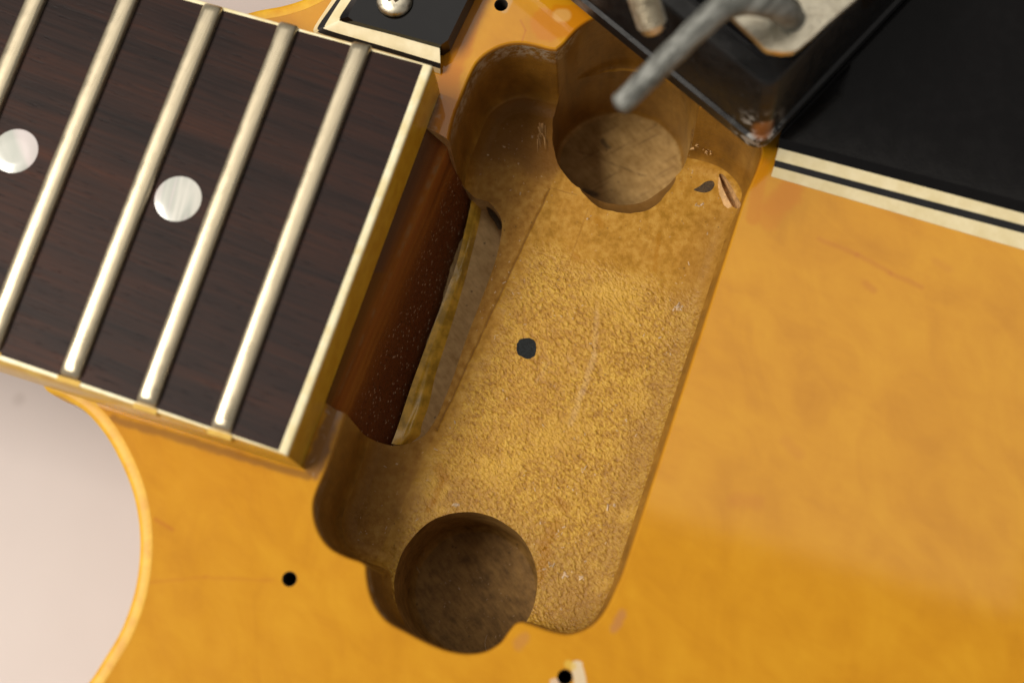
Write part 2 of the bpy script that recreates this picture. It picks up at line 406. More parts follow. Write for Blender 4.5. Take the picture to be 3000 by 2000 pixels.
def mat_cable():
    m = NM('grey_braided_shield')
    v = m.noise(1.0, 4, 0.6, m.map((0.22, 1.0, 1.0), -0.87))
    c = m.mix(m.rng(v, 0.35, 0.7), (0.095, 0.098, 0.088), (0.25, 0.255, 0.235))
    w = m.noise(2.4, 2, 0.5, m.map((1.0, 0.35, 1.0), 0.8))
    return m.out(c, 0.55, m.bump(w, 0.5, 0.35), Metallic=0.35)

def mat_table():
    m = NM('pale_bench_top')
    v = m.noise(0.02, 4, 0.5)
    c = m.mix(m.rng(v, 0.35, 0.65), (0.60, 0.53, 0.505), (0.57, 0.50, 0.475))
    sp = m.ma('MULTIPLY', m.rng(m.voro(0.07), 0.13, 0.03), m.rng(m.noise(0.05, 2), 0.45, 0.55, 0, 0.45))
    c = m.mix(sp, c, (0.42, 0.35, 0.32))
    return m.out(c, 0.6, m.bump(m.noise(0.3, 3), 0.05, 0.5))

def mat_flat(name, col, rough=0.5, bump=None, var=0.25, sc=1.0, **kw):
    m = NM(name)
    v = m.noise(sc, 4, 0.6)
    c = m.mix(m.rng(v, 0.35, 0.65), tuple(x*(1-var) for x in col), tuple(min(1, x*(1+var)) for x in col))
    b = m.bump(m.noise(sc*2, 4), bump, 0.2) if bump else None
    return m.out(c, rough, b, **kw)

M = {}
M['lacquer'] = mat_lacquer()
M['wall'] = mat_wall()
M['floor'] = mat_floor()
M['bore_up'] = mat_bore('upper_bore_wood', (0.26, 0.145, 0.038), (0.47, 0.295, 0.105), True)
M['bore_low'] = mat_bore('lower_bore_wood', (0.14, 0.070, 0.014), (0.36, 0.20, 0.055))
M['slot'] = mat_bore('slot_wood', (0.42, 0.25, 0.085), (0.66, 0.44, 0.20))
M['hole'] = mat_flat('dark_hole', (0.02, 0.012, 0.006), 0.8)
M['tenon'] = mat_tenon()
M['rosewood'] = mat_rosewood()
M['fret'] = mat_fret()
M['bind_fb'] = mat_cream('aged_cream_binding', (0.78, 0.66, 0.36), (0.90, 0.83, 0.58))
M['bind_side'] = mat_cream('ambered_binding_side', (0.56, 0.30, 0.010), (0.68, 0.43, 0.03), 0.3)
M['bind_body'] = mat_cream('yellowed_body_binding', (0.62, 0.30, 0.006), (0.72, 0.41, 0.018), 0.5)
M['nib'] = mat_cream('yellowed_nib', (0.54, 0.31, 0.018), (0.62, 0.39, 0.04), 0.55)
M['ply'] = mat_cream('cream_ply', (0.68, 0.58, 0.33), (0.76, 0.67, 0.43), 0.4)
M['black'] = mat_black('glossy_black_plastic', (0.0030, 0.0026, 0.0028), 0.11, 0.30)
M['blackply'] = mat_black('black_ply', (0.006, 0.006, 0.007), 0.4)
M['nickel'] = mat_metal('aged_nickel', (0.74, 0.68, 0.54), 0.36)
M['table'] = mat_table()
M['glue'] = mat_flat('amber_hide_glue', (0.66, 0.38, 0.045), 0.22, 0.15, 0.3, 0.4, Specular_IOR_Level=0.4, Coat_Weight=0.4, Coat_Roughness=0.08)
M['ink'] = mat_flat('black_ink', (0.006, 0.008, 0.009), 0.6, 0.5, 0.6, 3.0, Specular_IOR_Level=0.25)
M['cable'] = mat_cable()
M['chip'] = mat_flat('pale_wood_chip', (0.50, 0.36, 0.22), 0.6)
M['darkchip'] = mat_flat('dark_wood_void', (0.060, 0.034, 0.012), 0.7, 0.8, 0.4, 2.5)
M['splinter'] = mat_flat('torn_wood', (0.52, 0.31, 0.13), 0.55, 0.4, Specular_IOR_Level=0.2)

# ------------------------------------------------------------------ mesh helpers
def mesh_obj(name, verts, faces, mats, parent=None, smooth=None, fmat=None):
    me = bpy.data.meshes.new(name)
    me.from_pydata([tuple(Vector(v)*0.001) for v in verts], [], faces)
    for mt in (mats if isinstance(mats, (list, tuple)) else [mats]): me.materials.append(mt)
    if fmat:
        for p, i in zip(me.polygons, fmat): p.material_index = i
    bm = bmesh.new(); bm.from_mesh(me)
    bmesh.ops.recalc_face_normals(bm, faces=bm.faces)
    bm.to_mesh(me); bm.free()
    me.update()
    if smooth is not None:
        me.shade_smooth()
        me.set_sharp_from_angle(angle=math.radians(smooth))
    o = bpy.data.objects.new(name, me)
    COL.objects.link(o)
    if parent is not None: adopt(o, parent)
    return o

def adopt(o, parent):
    """parent without moving: the child keeps world coordinates"""
    o.parent = parent
    o.location = -wloc(parent) + o.location

def wloc(o):
    v = Vector((0, 0, 0))
    while o is not None:
        v += o.location; o = o.parent
    return v

def empty(name, loc_mm, label, cat):
    o = bpy.data.objects.new(name, None)
    o.empty_display_size = 0.01
    COL.objects.link(o)
    o.location = Vector(loc_mm)*0.001
    o['label'] = label; o['category'] = cat
    return o

def smooth_path(pts, step=6, closed=False):
    """Catmull-Rom through 2-D/3-D points"""
    P = [Vector(p) for p in pts]
    n = len(P); out = []
    rng_ = range(n if closed else n-1)
    for i in rng_:
        if closed: p0, p1, p2, p3 = P[i-1], P[i], P[(i+1) % n], P[(i+2) % n]
        else:
            p1, p2 = P[i], P[i+1]
            p0 = P[i-1] if i else p1*2-p2
            p3 = P[i+2] if i+2 < n else p2*2-p1
        for k in range(step):
            t = k/step
            out.append(0.5*((2*p1)+(p2-p0)*t+(2*p0-5*p1+4*p2-p3)*t*t+(3*p1-p0-3*p2+p3)*t**3))
    if not closed: out.append(P[-1])
    return out

def offset(poly, d):
    """move a closed 2-D outline outward by d mm"""
    A = sum(poly[i-1].x*poly[i].y-poly[i].x*poly[i-1].y for i in range(len(poly)))
    s = 1 if A > 0 else -1
    out = []
    n = len(poly)
    for i in range(n):
        a = (poly[i]-poly[i-1]); b = (poly[(i+1) % n]-poly[i])
        na = Vector((a.y, -a.x)).normalized(); nb = Vector((b.y, -b.x)).normalized()
        m_ = na+nb
        if m_.length < 1e-6: m_ = na
        m_.normalize()
        k = 1/max(0.6, m_.dot(na))
        out.append(poly[i]+m_*d*k*s)
    # undo the little loops an offset makes at a cusp
    def cross(a, b, c, e):
        r = b-a; q = e-c; den = r.x*q.y-r.y*q.x
        if abs(den) < 1e-12: return None
        t = ((c.x-a.x)*q.y-(c.y-a.y)*q.x)/den; u = ((c.x-a.x)*r.y-(c.y-a.y)*r.x)/den
        return a+r*t if 0 < t < 1 and 0 < u < 1 else None
    for i in range(n):
        for g in range(12, 1, -1):
            j = i+g
            X = cross(out[i], out[(i+1) % n], out[j % n], out[(j+1) % n])
            if X is not None:
                h = (g+1)//2
                A0, B0 = out[i].copy(), out[(j+1) % n].copy()
                for k in range(1, g+1):
                    t = k/((g+1)/2)
                    out[(i+k) % n] = A0.lerp(X, t) if t <= 1 else X.lerp(B0, t-1)
                break
    return out

def xy(p): return Vector((p[0], p[1]))

def loft(loops, cap0=True, cap1=True):
    """loops: list of closed rings of equal length -> verts, faces"""
    n = len(loops[0]); v = []; f = []
    for L in loops: v += [tuple(p) for p in L]
    for j in range(len(loops)-1):
        for i in range(n):
            k = (i+1) % n
            f.append((j*n+i, j*n+k, (j+1)*n+k, (j+1)*n+i))
    if cap0: f.append(tuple(reversed(range(n))))
    if cap1: f.append(tuple((len(loops)-1)*n+i for i in range(n)))
    return v, f

def prism_loops(poly, zs):
    """zs: list of (z, outward offset)"""
    return [[Vector((p.x, p.y, z)) for p in (offset(poly, d) if d else poly)] for z, d in zs]

def circle(c, r, n=64): return [Vector((c[0]+r*math.cos(2*math.pi*i/n), c[1]+r*math.sin(2*math.pi*i/n))) for i in range(n)]

def lathe(profile, n=48):
    """profile (r, z) list -> verts, faces, about the z axis"""
    v = []; f = []
    for r, z in profile:
        for i in range(n):
            a = 2*math.pi*i/n
            v.append(Vector((r*math.cos(a), r*math.sin(a), z)))
    for j in range(len(profile)-1):
        for i in range(n):
            k = (i+1) % n
            f.append((j*n+i, j*n+k, (j+1)*n+k, (j+1)*n+i))
    f.append(tuple(reversed(range(n)))); f.append(tuple((len(profile)-1)*n+i for i in range(n)))
    return v, f

def tube(path, radii, n=16, noise_amt=0.0):
    v = []; f = []
    up = Vector((0, 0, 1)); prev = None
    for i, p in enumerate(path):
        t = (path[min(i+1, len(path)-1)]-path[max(i-1, 0)]).normalized()
        a = t.cross(up)
        if a.length < 1e-3: a = t.cross(Vector((1, 0, 0)))
        a.normalize()
        if prev is not None and a.dot(prev) < 0: a = -a
        prev = a
        b = t.cross(a)
        for k in range(n):
            an = 2*math.pi*k/n
            d = a*math.cos(an)+b*math.sin(an)
            r = radii[i]*(1+noise_amt*noise.noise(p*0.5+d*1.5))
            v.append(p+d*r)
    m_ = len(path)
    for j in range(m_-1):
        for k in range(n):
            q = (k+1) % n
            f.append((j*n+k, j*n+q, (j+1)*n+q, (j+1)*n+k))
    f.append(tuple(range(n))); f.append(tuple((m_-1)*n+k for k in reversed(range(n))))
    return v, f

def temp_obj(name, v, f, mat):
    return mesh_obj(name, v, f, mat)

def drop(o):
    me = o.data
    bpy.data.objects.remove(o)
    bpy.data.meshes.remove(me)

def carve(base, cutters):
    for o in [base]+cutters: o.data.transform(Matrix.Scale(1000, 4))     # cut at millimetre size
    for c in cutters:
        md = base.modifiers.new('cut', 'BOOLEAN')
        md.operation = 'DIFFERENCE'; md.solver = 'EXACT'; md.object = c
        md.material_mode = 'TRANSFER'
    dg = bpy.context.evaluated_depsgraph_get()
    me = bpy.data.meshes.new_from_object(base.evaluated_get(dg))
    for c in cutters: drop(c)
    me.transform(Matrix.Scale(0.001, 4))
    return me

def ragged(c, r, amp, seed, n=72):
    """a hand-bored circle, a little out of round"""
    out = []
    for i in range(n):
        a = math.tau*i/n
        k = r+amp*noise.noise(Vector((math.cos(a)*1.6, math.sin(a)*1.6, seed)))+amp*0.35*noise.noise(Vector((math.cos(a)*6, math.sin(a)*6, seed)))
        out.append(Vector((c[0]+k*math.cos(a), c[1]+k*math.sin(a))))
    return out

def in_poly(p, poly):
    c = False; n = len(poly); j = n-1
    for i in range(n):
        a, b = poly[i], poly[j]
        if (a.y > p.y) != (b.y > p.y) and p.x < (b.x-a.x)*(p.y-a.y)/(b.y-a.y)+a.x: c = not c
        j = i
    return c

# ------------------------------------------------------------------ bench under the guitar
BOTTOM = -45.0
v = []; f = []
for i in range(9):
    for j in range(9): v.append((-1200+i*300, -1200+j*300, BOTTOM-0.2))
for i in range(8):
    for j in range(8): f.append((i*9+j, (i+1)*9+j, (i+1)*9+j+1, i*9+j+1))
t = mesh_obj('table_top', v, f, M['table'])
t['kind'] = 'structure'; t['label'] = 'pale pinkish table top under the guitar'; t['category'] = 'table'

# ------------------------------------------------------------------ guitar
guitar = empty('guitar', (20, 20, BOTTOM), 'amber electric guitar with its pickup taken out of the routed cavity', 'guitar')

# ---- body
edge_px = [(120, 1120), (190, 1168), (250, 1208), (310, 1280), (358, 1370), (390, 1460), (405, 1560), (402, 1660), (385, 1750), (350, 1845), (300, 1930), (250, 2005),
           (160, 2110), (0, 2230), (-250, 2350), (-430, 2480), (-460, 2640), (-330, 2800), (0, 2980), (600, 3150), (1400, 3300), (2400, 3250), (3300, 3000), (4200, 2500), (4700, 1500),
           (4600, 400), (4000, -500), (3000, -1000), (2000, -1150), (1200, -1120), (760, -980), (560, -820), (600, -620), (800, -420), (960, -250), (1010, -130), (975, -58), (900, -12), (830, 12), (737, 31),
           (640, 70), (500, 200), (300, 600), (150, 950)]
edge = [xy(at(p.x, p.y)) for p in smooth_path(edge_px, 8, True)]
BW = 1.85
inner = offset(edge, -BW)
loops = [[Vector((p.x, p.y, 0)) for p in inner], [Vector((p.x, p.y, -6)) for p in inner],
         [Vector((p.x, p.y, -6)) for p in edge], [Vector((p.x, p.y, -40)) for p in edge], [Vector((p.x, p.y, BOTTOM)) for p in offset(edge, -3)]]
v, f = loft(loops)
base = temp_obj('body_blank', v, f, M['lacquer'])

# main cavity outline, cusps kept sharp
ZF = -17.5
segs = [
    [(1313, 429), (1320, 385), (1334, 332), (1356, 277), (1378, 224), (1400, 184), (1434, 154), (1478, 134), (1523, 128), (1568, 135), (1606, 145), (1630, 148)],
    [(1630, 148), (1652, 130), (1675, 104), (1700, 80), (1740, 55), (1790, 38), (1850, 35), (1915, 50), (1975, 90), (2020, 145), (2046, 215), (2054, 280), (2048, 316)],
    [(2048, 316), (2080, 322), (2150, 346), (2202, 388), (2228, 438), (2218, 486), (2200, 530), (2178, 580), (2140, 697), (2092, 845), (1990, 1160), (1900, 1437), (1828, 1657), (1803, 1718), (1776, 1776), (1745, 1818), (1707, 1843), (1661, 1854), (1613, 1845), (1570, 1830), (1532, 1818)],
    [(1532, 1818), (1510, 1824), (1489, 1848), (1465, 1880), (1422, 1905), (1369, 1912), (1312, 1903), (1254, 1881), (1192, 1849), (1139, 1819), (1106, 1780), (1087, 1738), (1078, 1695), (1075, 1656)],
    [(1075, 1656), (1058, 1643), (1015, 1628), (972, 1605), (943, 1571), (925, 1528), (920, 1482), (929, 1441), (963, 1360), (1001, 1250), (1018, 1200)],
]
cav = []
for s in segs:
    cav += smooth_path(s, 5)[:-1]
cav += [Vector((1018, 1200)).lerp(Vector((1313, 429)), k/8) for k in range(8)]
cav = [xy(at(p[0], p[1])) for p in cav]
lp = prism_loops(cav, [(2.0, 0.42), (0.0, 0.42), (-0.10, 0.20), (-0.26, 0.07), (-0.5, 0.0), (ZF+3.4, 0.0), (ZF+2.0, -0.25), (ZF+1.0, -0.75), (ZF+0.38, -1.45), (ZF+0.08, -2.2), (ZF, -2.8)])
v, f = loft(lp)
cut = [temp_obj('cut', v, f, M['wall'])]

# neck pocket slot
slot_px = [(1088, 1288), (1123, 1299), (1155, 1305), (1198, 1298), (1241, 1277), (1279, 1223), (1300, 1175), (1327, 1106), (1364, 998), (1407, 886), (1445, 784), (1466, 704), (1470, 650), (1455, 618), (1429, 591), (1394, 580), (1370, 562)]
slot = [xy(at(p.x, p.y, ZF)) for p in smooth_path(slot_px, 3)]
slot = [xy(at(930, 1165)), xy(at(985, 1200))] + slot + [xy(at(1300, 400)), xy(at(1245, 370))]
v, f = loft(prism_loops(slot, [(1.5, 0), (-16, 0), (-22, 0)]))
cut.append(temp_obj('cut', v, f, M['slot']))

# round bores at both ends
cU = xy(at(1820, 396, ZF)); rU = (xy(at(2024, 396, ZF))-cU).length
cL = xy(at(1365, 1709, ZF)); rL = (xy(at(1575, 1709, ZF))-cL).length
lip = (xy(at(1832, 478, ZF)), (xy(at(1988, 478, ZF))-xy(at(1832, 478, ZF))).length)
v, f = loft(prism_loops(ragged(lip[0], lip[1], 0.5, 3.3), [(ZF+1.5, -0.02), (ZF+0.0, 0), (ZF-0.5, -0.35), (ZF-1.4, -1.2), (ZF-2.2, -2.6)]))
cut.append(temp_obj('cut', v, f, M['bore_up']))
v, f = loft(prism_loops(ragged(cU, rU, 0.45, 7.1), [(ZF+5, 0), (-30, 0), (-31.5, -0.3), (-32, -0.9)]))
cut.append(temp_obj('cut', v, f, M['bore_up']))
v, f = loft(prism_loops(ragged(cL, rL, 0.22, 1.7), [(ZF+5, 0), (-32, 0), (-33.5, -0.3), (-34, -0.9)]))
cut.append(temp_obj('cut', v, f, M['bore_low']))
# screw holes
holes = [at(848, 1695), at(1468, 15), at(1655, 1982)]
for h in holes:
    v, f = loft(prism_loops(circle(h, 0.86, 28), [(1, 0.12), (0.0, 0.12), (-0.12, 0.0), (-11, 0)]))
    cut.append(temp_obj('cut', v, f, M['hole']))
# a torn-out knot in the upper right corner of the floor
kn = [xy(at(p[0], p[1], ZF)) for p in smooth_path([(2106, 515), (2122, 520), (2148, 560), (2168, 605), (2160, 618), (2140, 600), (2118, 560)], 4, True)]
v, f = loft([[Vector((p.x, p.y, ZF+2)) for p in kn], [Vector((p.x, p.y, ZF-0.1)) for p in kn], [Vector((p.x, p.y, ZF-1.3)) for p in offset(kn, -0.35)]])
cut.append(temp_obj('cut', v, f, M['splinter']))

full = carve(base, cut)
drop(base)

# split the carved block into the parts the photo shows
def split(me):
    names = [m_.name for m_ in me.materials]
    groups = {}
    bm = bmesh.new(); bm.from_mesh(me); bm.faces.ensure_lookup_table()
    for fc in bm.faces:
        nm = names[fc.material_index]
        c = fc.calc_center_median()*1000; nz = fc.normal.z
        if nm == M['lacquer'].name or (nm == M['wall'].name and c.z > -0.4): key_ = ('body', 'lacquer')
        elif nm == M['wall'].name: key_ = ('pickup_cavity', 'floor' if (nz > 0.45 or c.z < ZF+0.5) else 'wall')
        elif nm == M['slot'].name: key_ = ('neck_pocket', 'slot')
        elif nm == M['bore_up'].name: key_ = ('bore_upper', 'bore_up' if nz > 0.3 else 'wall')
        elif nm == M['bore_low'].name: key_ = ('bore_lower', 'bore_low')
        elif nm == M['splinter'].name: key_ = ('knot', 'splinter')
        else:
            i = min(range(3), key=lambda k: (xy(holes[k])-xy(c)).length)
            key_ = ('hole%d' % i, 'hole')
        groups.setdefault(key_[0], []).append((fc, key_[1]))
    out = {}
    for g, fs in groups.items():
        vmap = {}; vs = []; ff = []; mi = []; ms = []
        for fc, mk in fs:
            if mk not in ms: ms.append(mk)
            ids = []
            for vt in fc.verts:
                if vt.index not in vmap: vmap[vt.index] = len(vs); vs.append(vt.co*1000)
                ids.append(vmap[vt.index])
            ff.append(ids); mi.append(ms.index(mk))
        out[g] = (vs, ff, [M[k] for k in ms], mi)
    bm.free()
    return out
pieces = split(full)
bpy.data.meshes.remove(full)

def piece(key_, name, parent, smooth=40):
    vs, ff, ms, mi = pieces[key_]
    me = bpy.data.meshes.new(name)
    me.from_pydata([tuple(Vector(p)*0.001) for p in vs], [], ff)
    for m_ in ms: me.materials.append(m_)
    for p, i in zip(me.polygons, mi): p.material_index = i
    me.shade_smooth(); me.set_sharp_from_angle(angle=math.radians(smooth))
    bm = bmesh.new(); bm.from_mesh(me)
    for e in bm.edges:                      # big level faces stay flat right up to their rims
        up = [fc.normal.z > 0.9995 for fc in e.link_faces]
        if len(up) == 2 and up[0] != up[1] and max(fc.calc_area() for fc in e.link_faces) > 4e-5: e.smooth = False
    for fc in bm.faces:
        if abs(fc.normal.z) > 0.99999: fc.smooth = False
    bm.to_mesh(me); bm.free()
    o = bpy.data.objects.new(name, me); COL.objects.link(o); adopt(o, parent)
    return o

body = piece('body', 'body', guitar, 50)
cavity = piece('pickup_cavity', 'pickup_cavity', guitar, 50)
pocket = piece('neck_pocket', 'neck_pocket', guitar)
o = piece('bore_upper', 'round_bore', cavity); o['label'] = 'upper bore with lighter floor near the cable'
o = piece('bore_lower', 'round_bore', cavity); o['label'] = 'lower bore with dark floor'
piece('knot', 'torn_knot', cavity)
for i in range(3): piece('hole%d' % i, 'screw_hole', body)

# ---- binding round the body's edge
prof = [(-BW, -5.9), (-BW, 0.02), (-BW+0.25, 0.05), (-0.75, 0.03), (-0.3, -0.12), (-0.06, -0.5), (0.0, -1.1), (0.0, -5.9)]
lp = [[Vector((p.x, p.y, z)) for p in offset(edge, d)] for d, z in prof]
v, f = loft(lp + [lp[0]], False, False)
mesh_obj('edge_binding', v, f, M['bind_body'], body, 40)

# ---- neck: heel under the fretboard and the tenon reaching into the cavity
ZFB = 8.5
def lerp(a, b, t): return Vector(a)*(1-t)+Vector(b)*t
rows = []
L0 = (at(1305, 205, -0.4), at(880, 1390, -0.4))             # under the fretboard's end
L0b = (at(1212, 180, -0.4), at(785, 1370, -0.4))
L1 = (at(1262, 420, -3.5), at(985, 1158, -3.5))
L2 = (at(1395, 568, -21.9), at(1145, 1318, -21.9))
endA = smooth_path([(1322, 405), (1338, 480), (1362, 545), (1393, 572)], 10)      # where the pocket's ends cut across the tenon
endB = smooth_path([(980, 1185), (1022, 1238), (1083, 1286), (1152, 1308)], 10)
NR, NC = 26, 90
v = []; f = []
for j in range(NR+1):
    if j == 0: A, B = L0b
    elif j == 1: A, B = L0
    else:
        t = (j-2)/(NR-2)
        zz = -3.5-18.4*t
        q = t*(len(endA)-1); qi = min(int(q), len(endA)-2)
        ea = endA[qi].lerp(endA[qi+1], q-qi); eb = endB[qi].lerp(endB[qi+1], q-qi)
        A, B = at(ea.x, ea.y, zz), at(eb.x, eb.y, zz)
        ex = (A-B).normalized(); A = A+ex*0.35; B = B-ex*0.25
        sag = 0.7*math.sin(math.pi*t)                     # hollow face left by the router
        A = A-U*sag; B = B-U*sag
    for i in range(NC+1):
        p = lerp(A, B, i/NC)
        if j > 2:
            t = (j-2)/(NR-2)
            p = p + U*(noise.noise(Vector((i*0.35, j*0.5, 3)))*0.22*t + noise.noise(Vector((i*0.07, j*0.1, 9)))*0.3*t)
        v.append(p)
for j in range(NR):
    for i in range(NC):
        a = j*(NC+1)+i
        f.append((a, a+1, a+NC+2, a+NC+1))
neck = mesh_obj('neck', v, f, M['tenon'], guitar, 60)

# neck shaft under the fretboard out to the left
w0 = (at(740, 80, 0), at(360, 1215, 0)); 
def shaft_ring(cx, s, zt, zb):
    return [cx+V*s+Vector((0, 0, zt)), cx+V*s*0.96+Vector((0, 0, zb*0.45)), cx+V*s*0.55+Vector((0, 0, zb*0.9)), cx+Vector((0, 0, zb)),
            cx-V*s*0.55+Vector((0, 0, zb*0.9)), cx-V*s*0.96+Vector((0, 0, zb*0.45)), cx-V*s+Vector((0, 0, zt))]
ctr = (at(1030, 770, 0)); 
rings = []
for d, s, zb in ((-6, 26, -20), (-40, 25.5, -19), (-60, 25, -17), (-110, 24, -16), (-190, 22.5, -15)):
    c = Vector((ctr.x, ctr.y, 0))+U*d
    rings.append(shaft_ring(c, s, 2.4, zb))
n = 7; v = [p for r in rings for p in r]; f = []
for j in range(len(rings)-1):
    for i in range(n): f.append((j*n+i, j*n+(i+1) % n, (j+1)*n+(i+1) % n, (j+1)*n+i))
f.append(tuple(range(n))); f.append(tuple((len(rings)-1)*n+i for i in reversed(range(n))))
mesh_obj('neck_shaft', v, f, M['tenon'], neck, 50)

# glue squeezed out along the tenon's foot
v = []; f = []; NI, NJ = 70, 9
gA = [(1391, 590), (1383, 629), (1354, 752), (1321, 848), (1241, 1063), (1190, 1210), (1157, 1303)]
gB = [(1428, 596), (1420, 655), (1395, 760), (1362, 900), (1318, 1075), (1285, 1212), (1195, 1298)]
pa = smooth_path(gA, 12); pb = smooth_path(gB, 12)
NI = len(pa)-1
for i in range(NI+1):
    s = i/NI
    wid = 0.52+0.16*noise.noise(Vector((s*4.5, 2, 1)))+0.6*math.exp(-((s-0.97)/0.07)**2)
    for j in range(NJ+1):
        t = j/NJ
        q = pa[i].lerp(pb[i], min(1.0, t*max(0.22, min(1.0, wid))))
        rope = math.exp(-((t-0.5-0.25*noise.noise(Vector((s*3, 8, 8))))/0.18)**2)
        hh = -21.9+1.7*(1-t)**1.2+0.5*noise.noise(Vector((s*6, t*2, 5)))*(1-t)+0.75*rope*max(0, 0.5+noise.noise(Vector((s*4, 3, 8))))
        if t == 1: hh = -22.1
        hh = max(hh, -22.1)
        p = at(q.x, q.y, -20.5); p.z = hh
        if j == 0: p -= U*0.5
        v.append(p)
for i in range(NI):
    for j in range(NJ):
        a = i*(NJ+1)+j
        f.append((a, a+1, a+NJ+2, a+NJ+1))
mesh_obj('glue_bead', v, f, M['glue'], pocket, 80)
# black tarry patch at the slot's upper end
pt = smooth_path([(1425, 600), (1440, 600), (1460, 625), (1472, 665), (1462, 672), (1448, 650), (1432, 628)], 4, True)
lp = [[at(p.x, p.y, -20.3) for p in pt], [at(p.x, p.y, -20.3).lerp(at(1448, 635, -19.4), 0.5) for p in pt]]
v, f = loft(lp); mesh_obj('tar_spot', v, f, M['darkchip'], pocket, 60)

# ---- fretboard
fe_in = (at(1240, 191, ZFB), at(817, 1320, ZFB))
fe_out = (at(1268, 194, ZFB), at(841, 1336, ZFB))
dl = (at(0, 1040, ZFB)-at(817, 1320, ZFB)).normalized(); du = (at(535, 0, ZFB)-at(1240, 191, ZFB)).normalized()
LEN = 190
top = [fe_in[0], fe_in[1], fe_in[1]+dl*LEN, fe_in[0]+du*LEN]
NF = 24
v = []; f = []
# gently crowned board: columns along, rows across
for i in range(2):
    for j in range(NF+1):
        t = j/NF
        a = lerp(top[0], top[1], t) if i == 0 else lerp(top[3], top[2], t)
        v.append(a+Vector((0, 0, 0.35*(1-(2*t-1)**2))))
for i in range(2):
    for j in range(NF+1):
        p = v[i*(NF+1)+j]; v.append(Vector((p.x, p.y, 2.2)))
N1 = NF+1
for j in range(NF):
    f.append((j, j+1, N1+j+1, N1+j)); f.append((2*N1+j+1, 2*N1+j, 3*N1+j, 3*N1+j+1))
    f.append((j+1, j, 2*N1+j, 2*N1+j+1)); f.append((N1+j, N1+j+1, 3*N1+j+1, 3*N1+j))
f.append((0, N1, 3*N1, 2*N1)); f.append((N1-1, 2*N1-1, 4*N1-1, 3*N1-1))
fboard = mesh_obj('fretboard', v, f, M['rosewood'], guitar, 30)

# binding of the fretboard: two long strips and the end strip, each with a cream face and an ambered side
def strip(a0, a1, b0, b1, name, label=None, zb=0.15, wide=False):
    """a inner line, b outer line at fretboard level; rounded outer edge; mitred ends"""
    seg_n = 40
    v = []; f = []; fm = []
    prof = [(0.0, 0.04), (0.70, 0.06), (0.92, -0.06), (1.0, -0.35), (1.03, -1.2), (1.05, -4.5), (1.05, zb-ZFB)]
    if wide: prof = [(0.0, 0.04), (0.45, 0.06), (0.58, 0.0), (0.68, -0.14), (1.0, -0.7), (1.30, -1.8), (1.45, -4.5), (1.45, zb-ZFB)]
    for i in range(seg_n+1):
        t = i/seg_n
        A = lerp(a0, a1, t); B = lerp(b0, b1, t)
        for (s, z) in prof:
            p = A+(B-A)*s
            p.z = ZFB+z + (0.03*noise.noise(Vector((p.x*.5, p.y*.5, s*4))))
            v.append(p)
    n = len(prof)
    for i in range(seg_n):
        for j in range(n-1):
            f.append((i*n+j, i*n+j+1, (i+1)*n+j+1, (i+1)*n+j)); fm.append(0 if j < 3 else 1)
    o = mesh_obj(name, v, f, [M['bind_fb'], M['bind_side']], fboard, 55, fm)
    return o
lowo = (fe_out[1], at(0, 1061, ZFB)); dlo = (lowo[1]-lowo[0]).normalized()
upo = (fe_out[0], at(540, -12, ZFB)); duo = (upo[1]-upo[0]).normalized()
strip(fe_in[0], fe_in[1], fe_out[0], fe_out[1], 'end_binding')
strip(fe_in[1], fe_in[1]+dl*LEN, fe_out[1], fe_out[1]+dlo*LEN, 'side_binding', wide=True)
strip(fe_in[0], fe_in[0]+du*LEN, fe_out[0], fe_out[0]+duo*LEN, 'side_binding')

# frets
fr_px = [((1063, 129), (647, 1262)), ((849, 71), (429, 1187)), ((629, 17), (205, 1106))]
ds = [ (at(848, 71, ZFB)-at(1063, 129, ZFB)), (at(629, 17, ZFB)-at(849, 71, ZFB))]
dlw = [ (at(429, 1187, ZFB)-at(647, 1262, ZFB)), (at(205, 1106, ZFB)-at(429, 1187, ZFB))]
ends = [(at(a[0], a[1], ZFB), at(b[0], b[1], ZFB)) for a, b in fr_px]
for k in range(7):
    r = 1.059463
    a = ends[-1][0]+(ends[-1][0]-ends[-2][0])*(r if k else 1.02); b = ends[-1][1]+(ends[-1][1]-ends[-2][1])*(r if k else 1.02)
    if k == 0: a = at(396, -42, ZFB); b = at(-28, 1022, ZFB)
    ends.append((a, b))
def fret(a, b):
    d = (b-a); L = d.length; d.normalize()
    side = Vector((d.y, -d.x, 0)).normalized()
    w, hgt = 1.40, 1.08
    prof = [(-w, -0.15), (-w, 0.05), (-w*0.97, 0.45), (-w*0.86, 0.82), (-w*0.66, 0.98), (-w*0.3, 1.06), (0, 1.08), (w*0.3, 1.06), (w*0.66, 0.98), (w*0.86, 0.82), (w*0.97, 0.45), (w, 0.05), (w, -0.15)]
    st = [(0.0, 0.10), (0.12, 0.42), (0.4, 0.72), (0.85, 0.92), (1.5, 1.0)]
    ts = [x for x, _ in st]+[L*k/14 for k in range(1, 14)]+[L-x for x, _ in reversed(st)]
    hs = [y for _, y in st]+[1]*13+[y for _, y in reversed(st)]
    v = []; f = []
    for t, k in zip(ts, hs):
        crown = 0.35*(1-(2*t/L-1)**2)
        wear = 1+0.02*noise.noise(Vector((t*.4, a.x, 0)))
        for s, z in prof:
            v.append(a+d*t+side*(s*(0.80+0.20*min(1, k*1.1)))+Vector((0, 0, crown+(z*k*wear if z > 0 else z))))
    n = len(prof)
    for i in range(len(ts)-1):
        for j in range(n-1): f.append((i*n+j, i*n+j+1, (i+1)*n+j+1, (i+1)*n+j))
    f.append(tuple(range(n))); f.append(tuple((len(ts)-1)*n+j for j in reversed(range(n))))
    return v, f
